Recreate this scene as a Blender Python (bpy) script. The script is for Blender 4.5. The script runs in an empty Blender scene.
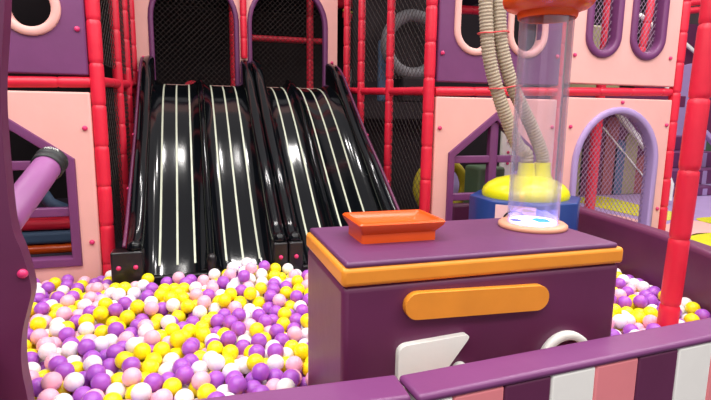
import bpy, bmesh, math, random
import numpy as np
from mathutils import Vector, Matrix
from mathutils.geometry import delaunay_2d_cdt
random.seed(7)
S = bpy.context.scene
COL = S.collection

# ------------------------------------------------------------------ camera, light, exposure
FOC = 520.0; CH = 1.45
PIT = math.radians(9.4); ROL = math.radians(0.8); YAW = math.radians(17.5)
fw = Vector((math.sin(YAW)*math.cos(PIT), math.cos(YAW)*math.cos(PIT), -math.sin(PIT)))
rt = Vector((math.cos(YAW), -math.sin(YAW), 0)); up = rt.cross(fw)
cr = rt*math.cos(ROL)+up*math.sin(ROL); cu = up*math.cos(ROL)-rt*math.sin(ROL)
CP = Vector((0, 0, CH))
cam = bpy.data.cameras.new('camera'); camo = bpy.data.objects.new('camera', cam); COL.objects.link(camo)
cam.sensor_width = 36; cam.lens = 36*FOC/711.0; cam.clip_start = .05
m = Matrix((cr, cu, -fw)).transposed().to_4x4(); m.translation = CP
camo.matrix_world = m; S.camera = camo
def at(px, py, y):
    "the point of the plane y = const that a line of sight meets"
    d = fw+cr*((px-355.5)/FOC)+cu*((200-py)/FOC)
    return CP+d*(y/d.y)

S.view_settings.view_transform = 'Standard'; S.view_settings.look = 'None'
S.view_settings.gamma = 1; S.view_settings.use_curve_mapping = False
S.view_settings.exposure = 0.12
W = bpy.data.worlds.new('world'); S.world = W; W.use_nodes = True
W.node_tree.nodes['Background'].inputs[0].default_value = (1.0, .93, .95, 1)
W.node_tree.nodes['Background'].inputs[1].default_value = .54

def area(loc, sx, sy, p, col=(1, .96, .93), rot=(0, 0, 0)):
    l = bpy.data.lights.new('ceiling_panel_light', 'AREA'); l.shape = 'RECTANGLE'; l.size = sx; l.size_y = sy
    l.energy = p; l.color = col
    o = bpy.data.objects.new('ceiling_panel_light', l); o.location = loc; o.rotation_euler = rot; COL.objects.link(o)
LP = 62
for x in (-2.2, 0.2, 2.6, 5.0):
    for y in (-1.0, 1.6):
        area((x, y, 4.45), 2.0, 1.3, LP*(.95 if y < 0 else 1.15)*(1.3 if x < -2 else 1))
for x in (-.1, .72, 1.4):
    area((x, 4.95, 4.45), .14, .12, 11)
area((3.4, 3.4, 4.45), 1.8, .8, 42)
area((-1.6, 3.4, 4.45), 1.6, .8, 26)
for x, y in ((5.4, 5.2), (7.2, 7.2), (8.2, 5.0)): area((x, y, 4.45), 1.2, .6, 46)

# ------------------------------------------------------------------ materials
def srgb(c):
    return tuple(((v/255)/12.92 if v/255 <= .04045 else ((v/255+.055)/1.055)**2.4) for v in c)+(1,)
def mat(name, c, rough=.5, var=.06, scale=6, bump=.0, bscale=60, **kw):
    M = bpy.data.materials.new(name); M.use_nodes = True; nt = M.node_tree; b = nt.nodes['Principled BSDF']
    tc = nt.nodes.new('ShaderNodeTexCoord')
    n = nt.nodes.new('ShaderNodeTexNoise'); n.inputs['Scale'].default_value = scale; n.inputs['Detail'].default_value = 4
    nt.links.new(tc.outputs['Object'], n.inputs['Vector'])
    r = nt.nodes.new('ShaderNodeValToRGB'); base = srgb(c)
    r.color_ramp.elements[0].position = .3; r.color_ramp.elements[1].position = .7
    r.color_ramp.elements[0].color = tuple(v*(1-var) for v in base[:3])+(1,)
    r.color_ramp.elements[1].color = tuple(min(1, v*(1+var)) for v in base[:3])+(1,)
    nt.links.new(n.outputs['Fac'], r.inputs[0]); nt.links.new(r.outputs[0], b.inputs['Base Color'])
    b.inputs['Roughness'].default_value = rough
    if bump:
        n2 = nt.nodes.new('ShaderNodeTexNoise'); n2.inputs['Scale'].default_value = bscale; n2.inputs['Detail'].default_value = 3
        nt.links.new(tc.outputs['Object'], n2.inputs['Vector'])
        bp = nt.nodes.new('ShaderNodeBump'); bp.inputs['Strength'].default_value = bump; bp.inputs['Distance'].default_value = .01
        nt.links.new(n2.outputs['Fac'], bp.inputs['Height']); nt.links.new(bp.outputs[0], b.inputs['Normal'])
    for k, v in kw.items(): b.inputs[k.replace('_', ' ')].default_value = v
    return M
M = {}
M['pink'] = mat('pink_vinyl', (233, 175, 167), .5, .03, 5, .12, 14)
M['purple'] = mat('purple_vinyl', (112, 54, 104), .45, .06, 5, .15, 12)
M['plum'] = mat('plum_vinyl', (98, 38, 76), .42, .06, 5, .12, 12)
M['mauve'] = mat('mauve_vinyl', (114, 56, 108), .4, .05, 5, .12, 10)
M['topvinyl'] = mat('counter_top_vinyl', (98, 48, 92), .42, .05, 5, .12, 10)
M['lilac'] = mat('lilac_vinyl', (172, 146, 196), .45, .05)
M['red'] = mat('red_vinyl', (222, 32, 60), .42, .05, 7, .2, 18)
M['orange'] = mat('amber_vinyl', (238, 150, 44), .42, .05, 8, .12, 20)
M['tray'] = mat('orange_plastic', (236, 88, 22), .25, .05, 6)
M['white'] = mat('white_vinyl', (250, 252, 244), .45, .03, 5, .1, 20)
M['salmon'] = mat('salmon_vinyl', (238, 140, 146), .45, .04, 5, .1, 20)
M['black'] = mat('black_gloss', (8, 11, 15), .1, .2, 3, .1, 2.2, Specular_IOR_Level=.32)
M['blackmat'] = mat('black_plastic', (20, 18, 22), .28, .2, 3)
M['stripe'] = mat('pale_stripe', (196, 202, 180), .3, .08, 9)
M['ppink'] = mat('pink_button', (214, 50, 110), .35, .04)
M['net'] = mat('black_net', (52, 42, 40), .8, .1)
M['lnet'] = mat('lilac_net', (150, 120, 146), .7, .1)
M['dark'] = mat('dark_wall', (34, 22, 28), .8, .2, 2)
M['hall'] = mat('hall_wall', (120, 104, 108), .8, .1, 2)
M['blue'] = mat('blue_plastic', (34, 62, 128), .35, .05)
M['yellow'] = mat('yellow_plastic', (226, 222, 24), .25, .03)
M['hose'] = mat('taupe_hose', (166, 152, 130), .6, .08, 30)
M['tie'] = mat('red_tie', (214, 66, 70), .5, .03)
M['olive'] = mat('olive_vinyl', (150, 144, 104), .5, .05)
M['rust'] = mat('rust_vinyl', (150, 78, 78), .5, .05)
M['grey'] = mat('grey_vinyl', (120, 118, 122), .6, .08)
M['steel'] = mat('slate_vinyl', (74, 98, 128), .6, .08)
M['gold'] = mat('gold_vinyl', (186, 170, 40), .55, .06)
M['green'] = mat('green_vinyl', (86, 110, 84), .6, .06)
M['tan'] = mat('tan_plastic', (224, 160, 128), .35, .04)
M['floor'] = mat('floor_carpet', (70, 58, 74), .9, .1, 20)
M['rubber'] = mat('black_rubber', (34, 36, 38), .5, .15, 10)
M['barrel'] = mat('orchid_vinyl', (152, 88, 146), .4, .05, 5, .1, 12)
M['cloth'] = mat('cloth_patches', (150, 60, 80), .7, .1)
M['paper'] = mat('pale_pink_panel', (226, 190, 190), .5, .04)
M['b_purple'] = mat('ball_purple', (170, 88, 198), .3, .03)
M['b_yellow'] = mat('ball_yellow', (255, 232, 20), .3, .03)
M['b_white'] = mat('ball_white', (246, 236, 240), .3, .02)
M['b_pink'] = mat('ball_pink', (248, 184, 204), .3, .02)
for k in ('b_purple', 'b_yellow', 'b_white', 'b_pink'):
    b = M[k].node_tree.nodes['Principled BSDF']
    b.inputs['Subsurface Weight'].default_value = .15; b.inputs['Subsurface Scale'].default_value = .02
def emat(name, c, s):
    m_ = bpy.data.materials.new(name); m_.use_nodes = True; b = m_.node_tree.nodes['Principled BSDF']
    b.inputs['Base Color'].default_value = srgb(c); b.inputs['Emission Color'].default_value = srgb(c); b.inputs['Emission Strength'].default_value = s
    return m_
M['glow'] = emat('lit_disc', (170, 160, 255), 7)
M['cyan'] = emat('cyan_light', (10, 150, 205), 1.3)
M['bluel'] = emat('blue_light', (60, 90, 200), 1.0)
g = bpy.data.materials.new('clear_acrylic'); g.use_nodes = True; nt = g.node_tree; nt.nodes.clear()
out = nt.nodes.new('ShaderNodeOutputMaterial'); mx = nt.nodes.new('ShaderNodeMixShader'); tr = nt.nodes.new('ShaderNodeBsdfTransparent')
gl = nt.nodes.new('ShaderNodeBsdfGlossy'); gl.inputs['Roughness'].default_value = .06; gl.inputs[0].default_value = (.9, .9, 1, 1)
tr.inputs[0].default_value = (.97, .96, .985, 1)
lw = nt.nodes.new('ShaderNodeLayerWeight'); lw.inputs[0].default_value = .25
ml = nt.nodes.new('ShaderNodeMath'); ml.operation = 'MULTIPLY_ADD'; ml.inputs[1].default_value = .55; ml.inputs[2].default_value = .05
nt.links.new(lw.outputs['Facing'], ml.inputs[0]); nt.links.new(ml.outputs[0], mx.inputs[0])
df = nt.nodes.new('ShaderNodeBsdfDiffuse'); df.inputs[0].default_value = (.9, .88, .95, 1); mh = nt.nodes.new('ShaderNodeMixShader')  # pale haze mixed in, standing for bright reflections at the tube edges
mh2 = nt.nodes.new('ShaderNodeMath'); mh2.operation = 'MULTIPLY_ADD'; mh2.inputs[1].default_value = .2; mh2.inputs[2].default_value = .015
nt.links.new(lw.outputs['Facing'], mh2.inputs[0]); nt.links.new(mh2.outputs[0], mh.inputs[0])
nt.links.new(tr.outputs[0], mh.inputs[1]); nt.links.new(df.outputs[0], mh.inputs[2]); nt.links.new(mh.outputs[0], mx.inputs[1]); nt.links.new(gl.outputs[0], mx.inputs[2]); nt.links.new(mx.outputs[0], out.inputs[0])
M['clear'] = g

# ------------------------------------------------------------------ helpers
def link(name, bm, m, parent=None, smooth=40, bevel=0, seg=3, loc=None):
    bmesh.ops.recalc_face_normals(bm, faces=bm.faces)
    me = bpy.data.meshes.new(name); bm.to_mesh(me); bm.free()
    if smooth:
        me.polygons.foreach_set('use_smooth', [True]*len(me.polygons))
        if smooth < 180: me.set_sharp_from_angle(angle=math.radians(smooth))
    for mm in (m if isinstance(m, (list, tuple)) else [m]): me.materials.append(M[mm])
    o = bpy.data.objects.new(name, me); COL.objects.link(o)
    if parent: o.parent = parent; o.matrix_parent_inverse = Matrix.Translation(-parent.location) if parent.location.length else Matrix()
    if bevel:
        b = o.modifiers.new('bevel', 'BEVEL'); b.width = bevel; b.segments = seg; b.limit_method = 'ANGLE'; b.angle_limit = math.radians(50)
        me.polygons.foreach_set('use_smooth', [True]*len(me.polygons))
    return o
def thing(name, loc, label, cat, group=None):
    o = bpy.data.objects.new(name, None); COL.objects.link(o); o.location = loc; o.empty_display_size = .05
    return tag(o, label, cat, group)
def tag(o, label, cat, group=None):
    o['label'] = label; o['category'] = cat
    if group: o['group'] = group
    return o
def struct(o): o['kind'] = 'structure'; return o
def bx(bm, x0, x1, y0, y1, z0, z1):
    r = bmesh.ops.create_cube(bm, size=1)
    bmesh.ops.scale(bm, vec=(x1-x0, y1-y0, z1-z0), verts=r['verts'])
    bmesh.ops.translate(bm, vec=((x0+x1)/2, (y0+y1)/2, (z0+z1)/2), verts=r['verts'])
    return r['verts']
def box(name, m, x0, x1, y0, y1, z0, z1, parent=None, bevel=.01, seg=3):
    bm = bmesh.new(); bx(bm, x0, x1, y0, y1, z0, z1)
    return link(name, bm, m, parent, bevel=bevel, seg=seg)
def lathe(bm, prof, n=32, mtx=Matrix(), cap=True):
    "prof: list of (radius, z)"
    rings = []
    for r, z in prof:
        rings.append([bm.verts.new(mtx @ Vector((r*math.cos(2*math.pi*i/n), r*math.sin(2*math.pi*i/n), z))) for i in range(n)])
    for a, b in zip(rings, rings[1:]):
        for i in range(n): bm.faces.new((a[i], a[(i+1) % n], b[(i+1) % n], b[i]))
    if cap:
        bm.faces.new(rings[0][::-1]); bm.faces.new(rings[-1])
def axis(p0, p1):
    p0 = Vector(p0); d = Vector(p1)-p0
    q = d.to_track_quat('Z', 'Y'); return Matrix.Translation(p0) @ q.to_matrix().to_4x4(), d.length
def foam(bm, p0, p1, r, seg=.27, n=20, ph=0):
    "foam sleeve with a groove where two sleeves meet"
    mt, L = axis(p0, p1); prof = []; c = [0]; z = seg*(1-ph)
    while z < L-.03: c.append(z); z += seg
    c.append(L)
    for a, b in zip(c, c[1:]):
        prof += [(r*.86, a+.0005), (r*.97, a+.008), (r, a+.03), (r*1.01, (a+b)/2), (r, b-.03), (r*.97, b-.008), (r*.86, b-.0005)]
    pr = []
    for p in prof:
        if not pr or p[1] > pr[-1][1]: pr.append(p)
    lathe(bm, pr, n, mt)
def tube(bm, pts, r, n=12, closed=False):
    pts = [Vector(p) for p in pts]; rings = []; k = len(pts); q = None
    for i, p in enumerate(pts):
        a = pts[i-1] if (i > 0 or closed) else p; b = pts[(i+1) % k] if (i < k-1 or closed) else p
        t = (b-a).normalized()
        if q is None:
            s = t.cross(Vector((0, 0, 1)));
            if s.length < .1: s = t.cross(Vector((0, 1, 0)))
            s.normalize()
        else:
            s = (q-t*q.dot(t)).normalized()
        q = s; w = t.cross(s); rr = r[i] if isinstance(r, (list, tuple)) else r
        rings.append([bm.verts.new(p+s*(rr*math.cos(2*math.pi*j/n))+w*(rr*math.sin(2*math.pi*j/n))) for j in range(n)])
    prs = list(zip(rings, rings[1:]))+([(rings[-1], rings[0])] if closed else [])
    for a, b in prs:
        for j in range(n): bm.faces.new((a[j], a[(j+1) % n], b[(j+1) % n], b[j]))
    if not closed: bm.faces.new(rings[0][::-1]); bm.faces.new(rings[-1])
def spline(pts, sub=8, closed=False):
    P = [Vector(p) for p in pts]; n = len(P); o = []
    for i in range(n if closed else n-1):
        p0 = P[(i-1) % n] if (closed or i) else P[0]; p1 = P[i]; p2 = P[(i+1) % n]; p3 = P[(i+2) % n] if (closed or i < n-2) else P[-1]
        for k in range(sub):
            t = k/sub
            o.append(.5*((2*p1)+(p2-p0)*t+(2*p0-5*p1+4*p2-p3)*t*t+(3*p1-p0-3*p2+p3)*t**3))
    if not closed: o.append(P[-1])
    return o
def prism_xz(bm, outer, holes, y0, y1):
    "plate in the xz plane with holes, from y0 to y1"
    co = []; loops = []
    for L in [outer]+list(holes):
        loops.append(list(range(len(co), len(co)+len(L)))); co += [Vector((p[0], p[1])) for p in L]
    edges = [(l[i], l[(i+1) % len(l)]) for l in loops for i in range(len(l))]
    v, e, f, ov, oe, of = delaunay_2d_cdt(co, edges, [], 0, 1e-6)
    def inside(p, L):
        c = False; j = len(L)-1
        for i in range(len(L)):
            if (L[i][1] > p[1]) != (L[j][1] > p[1]) and p[0] < (L[j][0]-L[i][0])*(p[1]-L[i][1])/(L[j][1]-L[i][1])+L[i][0]: c = not c
            j = i
        return c
    keep = []
    for t in f:
        c = (sum(v[i][0] for i in t)/len(t), sum(v[i][1] for i in t)/len(t))
        if inside(c, outer) and not any(inside(c, h) for h in holes): keep.append(t)
    A = [bm.verts.new((p[0], y0, p[1])) for p in v]; B = [bm.verts.new((p[0], y1, p[1])) for p in v]
    cnt = {}
    for t in keep:
        bm.faces.new([A[i] for i in t]); bm.faces.new([B[i] for i in reversed(t)])
        for i in range(len(t)):
            a, b = t[i], t[(i+1) % len(t)]; cnt.setdefault(frozenset((a, b)), []).append((a, b))
    for k, l in cnt.items():
        if len(l) == 1:
            a, b = l[0]; bm.faces.new((A[b], A[a], B[a], B[b]))
    for x in A+B:
        if not x.link_faces: bm.verts.remove(x)
def ring_xz(bm, loop, w, d, y, closed=True, rnd=.35):
    "padded frame: rounded bar of width w and depth d swept along a loop in the xz plane"
    n = len(loop); P = [Vector((p[0], p[1])) for p in loop]; sec = []
    for k in range(12):
        a = 2*math.pi*k/12; c, s_ = math.cos(a), math.sin(a)
        sec.append((w/2*math.copysign(abs(c)**rnd, c) if abs(c) > 1e-6 else 0, d/2*math.copysign(abs(s_)**rnd, s_) if abs(s_) > 1e-6 else 0))
    rings = []
    for i in range(n):
        if closed or 0 < i < n-1:
            t1 = (P[i]-P[i-1]).normalized(); t2 = (P[(i+1) % n]-P[i]).normalized()
        elif i == 0: t1 = t2 = (P[1]-P[0]).normalized()
        else: t1 = t2 = (P[i]-P[i-1]).normalized()
        n1 = Vector((-t1.y, t1.x)); n2 = Vector((-t2.y, t2.x)); mm = (n1+n2).normalized(); k = min(2.5, 1/max(.3, mm.dot(n1)))
        rings.append([bm.verts.new((P[i].x+mm.x*a*k, y+b, P[i].y+mm.y*a*k)) for a, b in sec])
    prs = list(zip(rings, rings[1:]))+([(rings[-1], rings[0])] if closed else [])
    for a, b in prs:
        for j in range(12): bm.faces.new((a[j], a[(j+1) % 12], b[(j+1) % 12], b[j]))
    if not closed: bm.faces.new(rings[0][::-1]); bm.faces.new(rings[-1])
def arc(cx, cz, r, a0, a1, n=16, rz=None):
    return [(cx+r*math.cos(math.radians(a0+(a1-a0)*i/n)), cz+(rz or r)*math.sin(math.radians(a0+(a1-a0)*i/n))) for i in range(n+1)]
def pill(x0, x1, z0, z1):
    r = (x1-x0)/2; c = (x0+x1)/2
    return arc(c, z0+r, r, 180, 360, 14)+arc(c, z1-r, r, 0, 180, 14)
def inpoly(p, L):
    c = False; j = len(L)-1
    for i in range(len(L)):
        if (L[i][1] > p[1]) != (L[j][1] > p[1]) and p[0] < (L[j][0]-L[i][0])*(p[1]-L[i][1])/(L[j][1]-L[i][1])+L[i][0]: c = not c
        j = i
    return c
def net(name, loop, place, sp, th, m, parent=None, ang=45):
    "knotted net: diagonal cords clipped to a 2-D loop; place(u, v) puts them in the world"
    bm = bmesh.new(); us = [p[0] for p in loop]; vs = [p[1] for p in loop]
    cu_, cv = (min(us)+max(us))/2, (min(vs)+max(vs))/2; R = math.hypot(max(us)-min(us), max(vs)-min(vs))/2
    nrm = (place(1, 0)-place(0, 0)).cross(place(0, 1)-place(0, 0)).normalized()
    for s_ in (ang, 180-ang):
        a = math.radians(s_); d = (math.cos(a), math.sin(a)); q = (-d[1], d[0]); k = -R
        while k < R:
            st = R/60; run = None; t = -R
            while t <= R+st:
                p = (cu_+q[0]*k+d[0]*t, cv+q[1]*k+d[1]*t); ins = t < R and inpoly(p, loop)
                if ins and run is None: run = p
                if not ins and run is not None:
                    e = (cu_+q[0]*k+d[0]*(t-st/2), cv+q[1]*k+d[1]*(t-st/2))
                    A, B = place(*run), place(*e); dd = B-A
                    if dd.length > .01:
                        sd = dd.normalized().cross(nrm)*th/2; nn = nrm*th/2
                        va = [bm.verts.new(A+x) for x in (sd, nn, -sd, -nn)]; vb = [bm.verts.new(B+x) for x in (sd, nn, -sd, -nn)]
                        for i in range(4): bm.faces.new((va[i], va[(i+1) % 4], vb[(i+1) % 4], vb[i]))
                        bm.faces.new(va[::-1]); bm.faces.new(vb)
                    run = None
                t += st
            k += sp
    return link(name, bm, m, parent, smooth=0)
def button(x, y, z, parent, r=.017):
    bm = bmesh.new()
    lathe(bm, [(r, 0), (r, .006), (r*.9, .012), (r*.5, .017), (.001, .018)], 16, Matrix.Translation((x, y, z)) @ Matrix.Rotation(math.radians(90), 4, 'X'))
    return link('button', bm, 'ppink', parent, smooth=180)

# ------------------------------------------------------------------ the setting
bm = bmesh.new(); bx(bm, -5, 12, -3.5, 11, -.1, 0); struct(link('floor', bm, 'floor', smooth=0))
bm = bmesh.new(); bx(bm, -5, 12, 11, 11.1, 0, 4.6); struct(link('wall_back', bm, 'dark', smooth=0))
bm = bmesh.new(); bx(bm, -5.1, -5, -3.5, 11.1, 0, 4.6); struct(link('wall_left', bm, 'dark', smooth=0))
bm = bmesh.new(); bx(bm, 12, 12.1, -3.5, 11.1, 0, 4.6); struct(link('wall_right', bm, 'hall', smooth=0))
# padded base of the ball pit (hidden under the balls)
PZ = .235
bm = bmesh.new(); bx(bm, -1.45, 3.1, 1.3, 3.83, 0.0, PZ); o = struct(link('floor', bm, 'plum', smooth=0))
# raised play deck to the right with coloured soft tiles
def deck():
    me_y = []
    bm = bmesh.new(); L = [(4.42, 1), (11, 1), (11, 9.6), (3.12, 9.6), (3.12, 3.93), (4.42, 3.93)]
    a = [bm.verts.new((x, y, 0)) for x, y in L]; b = [bm.verts.new((x, y, .29)) for x, y in L]; bm.faces.new(b); bm.faces.new(a[::-1])
    for i in range(6): bm.faces.new((a[i], a[(i+1) % 6], b[(i+1) % 6], b[i]))
    o = link('play_deck', bm, 'lilac', smooth=0); tag(o, 'lilac soft play deck behind the plum pit wall at far right', 'floor mat')
    def patch(nm, m, pts):
        bm = bmesh.new(); prs = spline([(x, y, 0) for x, y in pts], 8, True)
        a = [bm.verts.new((p.x, p.y, .291)) for p in prs]; b = [bm.verts.new((p.x, p.y, .296)) for p in prs]
        bm.faces.new(b); bm.faces.new(a[::-1])
        for i in range(len(a)): bm.faces.new((a[i], a[(i+1) % len(a)], b[(i+1) % len(a)], b[i]))
        link(nm, bm, m, o, smooth=0)
    def Zp(px, py, z=.296):
        d = fw+cr*((px-355.5)/FOC)+cu*((200-py)/FOC); p = CP+d*((z-CH)/d.z); return (p.x, p.y)
    patch('yellow_patch', 'yellow', [Zp(*q) for q in ((575, 200), (600, 196), (640, 205), (680, 214), (664, 220), (620, 212))])
    patch('yellow_patch', 'yellow', [Zp(*q) for q in ((690, 240), (700, 233), (760, 236), (760, 262), (700, 252))])
    patch('yellow_patch', 'yellow', [Zp(*q) for q in ((696, 219), (720, 217), (760, 222), (730, 227))])
    patch('pink_patch', 'pink', [Zp(*q) for q in ((575, 214), (610, 214), (650, 224), (645, 236), (600, 228))])
    patch('pink_patch', 'pink', [Zp(*q) for q in ((664, 226), (690, 220), (730, 229), (700, 234), (672, 238))])
deck()

# ------------------------------------------------------------------ play frame
WY = 3.85
def post(p0, p1, r, label, ph=0, seg=.27, m='red', group=None, name='padded_post', cat='post'):
    bm = bmesh.new(); foam(bm, p0, p1, r, seg, ph=ph)
    o = link(name, bm, m, smooth=60); return tag(o, label, cat, group)
TOPZ = 3.15
post((-.578, WY, .2), (-.578, WY, TOPZ), .045, 'thick red padded post between the pink left panel and the net', .25)
post((1.812, WY, .2), (1.812, WY, TOPZ), .045, 'thick red padded post between the net and the purple oval window panel', .3)
post((3.06, WY+.06, .2), (3.06, WY+.06, TOPZ), .045, 'red padded post behind the clear tube, between the two right panels', .1)
post((4.335, WY, .2), (4.335, WY, TOPZ), .05, 'red padded post at the right edge of the arched window panel', .5)
SL = [(-.535, 4.55), (-.525, 5.1), (-.51, 5.56)]
SR = [(1.765, 4.6), (1.665, 5.15), (1.63, 5.55)]
for (x, y), w in zip(SL, ('nearest', 'middle', 'farthest')):
    post((x, y, 0), (x, y, TOPZ), .037, 'slim red padded post left of the slides, %s of the three' % w, .4, .24)
for (x, y), w in zip(SR, ('nearest', 'middle', 'farthest')):
    post((x, y, 0), (x, y, TOPZ), .037, 'slim red padded post right of the slides, %s of the three' % w, .15, .2)
def beam(p0, p1, r, label, seg=.35): return post(p0, p1, r, label, 0, seg, name='padded_beam', cat='beam')
beam((-1.86, WY, 1.60), (-.615, WY, 1.632), .036, 'red padded beam between the purple porthole panel and pink panel')
beam((1.862, WY, 1.637), (3.01, WY, 1.664), .036, 'red padded beam under the purple panel with oval windows')
beam((3.11, WY, 1.667), (4.28, WY, 1.69), .036, 'red padded beam above the arched net window')
for A, L, side in (((-.578, WY), SL, 'left'), ((1.812, WY), SR, 'right')):
    pts = [A]+L; zz = [1.637, 1.66, 1.68, 1.70]
    for i in range(3):
        a, b = Vector((*pts[i], zz[i])), Vector((*pts[i+1], zz[i+1])); d = (b-a).normalized()
        beam(a+d*(.055 if i == 0 else .042), b-d*.042, .034, 'red padded beam between net posts %s of the slides, %s stretch' % (side, ('nearest', 'middle', 'farthest')[i]))
# nets beside the slides
def side_net(a, b, z0, z1, label):
    a = Vector(a); b = Vector(b); L = (b-a).length; d = (b-a)/L
    o = net('safety_net', [(0, z0), (L, z0), (L, z1), (0, z1)], lambda u, v: Vector((a.x+d.x*u, a.y+d.y*u, v)), .05, .0045, 'net')
    tag(o, label, 'net')
def sh(a, b, g=.05):
    a = Vector(a); b = Vector(b); d = (b-a).normalized(); return (a+d*g), (b-d*g)
for A, L, side in (((-.578, WY), SL, 'left'), ((1.812, WY), SR, 'right')):
    pts = [A]+L
    for i in range(3):
        a, b = sh(pts[i], pts[i+1], .054 if i == 0 else .042)
        for z0, z1, w in ((.45, 1.61, 'lower'), (1.76, 3.0, 'upper')):
            side_net(a, b, z0, z1, '%s black net %s of the slides, %s bay' % (w, side, ('nearest', 'middle', 'farthest')[i]))

def screws(parent, pts, y):
    for x, z in pts: button(x, y, z, parent)
def panel(label, m, outer, holes, y0=WY-.035, y1=WY+.035):
    t = thing('soft_play_partition', ((min(p[0] for p in outer)+max(p[0] for p in outer))/2, WY, min(p[1] for p in outer)), label, 'partition')
    bm = bmesh.new(); prism_xz(bm, outer, holes, y0, y1); link('board', bm, m, t, smooth=30, bevel=.012)
    return t
def rect(x0, x1, z0, z1): return [(x0, z0), (x1, z0), (x1, z1), (x0, z1)]
def house(xl, xr, z0, zs, za):
    c = (xl+xr)/2; return [(xl, z0), (xr, z0), (xr, zs), (c, za), (xl, zs)]
def house_window(t, xl, xr, z0, zs, za, w=.062):
    bm = bmesh.new(); h = house(xl+w/2, xr-w/2, z0+w/2, zs-w*.2, za-w*.62); ring_xz(bm, h, w, .11, WY); fr = link('window_frame', bm, 'purple', t, smooth=35)
    c = (xl+xr)/2
    bm = bmesh.new(); ring_xz(bm, [(c, z0+w), (c, za-w*1.5)], w*1.25, .06, WY, False); link('mullion', bm, 'purple', fr, smooth=35)
    for z in (z0+.372, z0+.685):
        for a, b in ((xl+w, c-w*.63), (c+w*.63, xr-w)):
            bm = bmesh.new(); ring_xz(bm, [(a, z), (b, z)], w, .056, WY, False); link('crossbar', bm, 'purple', fr, smooth=35)
# left lower pink panel
t = panel('pale pink panel with a purple house-shaped window, left of the slides', 'pink', rect(-1.83, -.622, .2, 1.565), [house(-1.74+.03, -.75-.03, .41+.03, 1.10, 1.44)])
house_window(t, -1.745, -.735, .405, 1.13, 1.50)
screws(t, [(-.665, 1.333), (-.67, .565)], WY-.035)
# left upper purple panel with porthole
pc = (-.928, 2.078)
t = panel('purple panel with a round pink-rimmed porthole at top left', 'purple', rect(-1.83, -.622, 1.672, TOPZ), [arc(pc[0], pc[1], .14, 0, 345, 23)])
bm = bmesh.new(); ring_xz(bm, arc(pc[0], pc[1], .148, 0, 350, 35), .058, .11, WY); link('porthole_rim', bm, 'pink', t, smooth=60)
screws(t, [(-.67, 1.958)], WY-.035)
# right lower panel with house window
t = panel('pale pink panel with a purple house-shaped window, behind the hoses', 'pink', rect(1.864, 3.008, .2, 1.595), [house(1.99+.03, 2.84-.03, .41+.03, 1.11, 1.42)])
house_window(t, 1.985, 2.845, .405, 1.145, 1.485)
screws(t, [(1.902, 1.347), (2.97, 1.36), (1.902, .565)], WY-.035)
# right upper purple panel with two oval windows
ov = [(2.02, 2.36), (2.50, 2.83)]
t = panel('purple panel with two pale pink rimmed oval windows behind the hoses', 'purple', rect(1.864, 3.008, 1.71, TOPZ), [pill(a+.03, b-.03, 1.97, 2.86) for a, b in ov])
for a, b in ov:
    bm = bmesh.new(); ring_xz(bm, pill(a+.0, b-.0, 1.95, 2.88), .056, .11, WY); link('window_frame', bm, 'pink', t, smooth=60)
screws(t, [(1.90, 1.93), (2.97, 1.95)], WY-.035)
# far right upper pink panel with two oval net windows
ov = [(3.272, 3.582), (3.745, 4.075)]
t = panel('pale pink panel with two purple oval net windows, upper right', 'pink', rect(3.108, 4.28, 1.735, TOPZ), [pill(a+.03, b-.03, 2.01, 2.9) for a, b in ov])
for a, b in ov:
    bm = bmesh.new(); ring_xz(bm, pill(a, b, 1.99, 2.92), .066, .12, WY); link('window_frame', bm, 'purple', t, smooth=60)
    net('window_net', pill(a+.02, b-.02, 2.0, 2.9), lambda u, v: Vector((u, WY+.02, v)), .034, .0055, 'lnet', t, 55)
screws(t, [(3.145, 1.972), (4.195, 1.99)], WY-.035)
# far right lower pink panel with arched net window
def archloop(x0, x1, z0, za):
    r = (x1-x0)/2; return [(x0, z0), (x1, z0)]+arc((x0+x1)/2, za-r*1.08, r, 0, 180, 20, r*1.08)
t = panel('pale pink panel with a lilac-rimmed arched net window at right', 'pink', rect(3.108, 4.28, .2, 1.618), [archloop(3.25, 4.12, .32, 1.49)])
bm = bmesh.new(); ring_xz(bm, archloop(3.232, 4.138, .29, 1.515), .062, .12, WY); link('arch_frame', bm, 'lilac', t, smooth=60)
net('window_net', archloop(3.25, 4.12, .32, 1.485), lambda u, v: Vector((u, WY+.02, v)), .036, .0055, 'lnet', t, 50)
screws(t, [(3.16, 1.366), (3.70, 1.585), (4.235, 1.387), (4.235, .593)], WY-.035)

# ------------------------------------------------------------------ the slides
prof = [(5.66, 1.715), (5.45, 1.69), (5.2, 1.60), (4.8, 1.345), (4.4, 1.03), (4.0, .715), (3.75, .535), (3.58, .43), (3.50, .392)]
wall_p = [(5.66, 1.99), (5.5, 1.95), (5.3, 1.84), (5.05, 1.65), (4.8, 1.47), (4.5, 1.25), (4.2, 1.06), (3.95, .89), (3.75, .75), (3.62, .67), (3.55, .62)]
PR = [(p.y, p.z) for p in spline([(0, a, b) for a, b in prof], 5)]
WP = [(p.y, p.z) for p in spline([(0, a, b) for a, b in wall_p], 5)]
def pz(P, y):
    for (ya, za), (yb, zb) in zip(P, P[1:]):
        if yb <= y <= ya: return za+(zb-za)*(ya-y)/max(1e-6, ya-yb)
    return P[-1][1] if y < P[-1][0] else P[0][1]
def smooth_profile(P, w=.16):
    ys = np.linspace(5.66, 3.50, 121); zs = np.array([pz(P, y) for y in ys]); k = 9
    pad = np.concatenate([2*zs[0]-zs[k:0:-1], zs, 2*zs[-1]-zs[-2:-k-2:-1]])
    for _ in range(3): pad = np.convolve(np.pad(pad, 3, mode='edge'), np.ones(7)/7, 'valid')
    return list(zip(ys.tolist(), pad[k:k+121].tolist()))
PR = smooth_profile(PR); WP = smooth_profile(WP)
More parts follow.
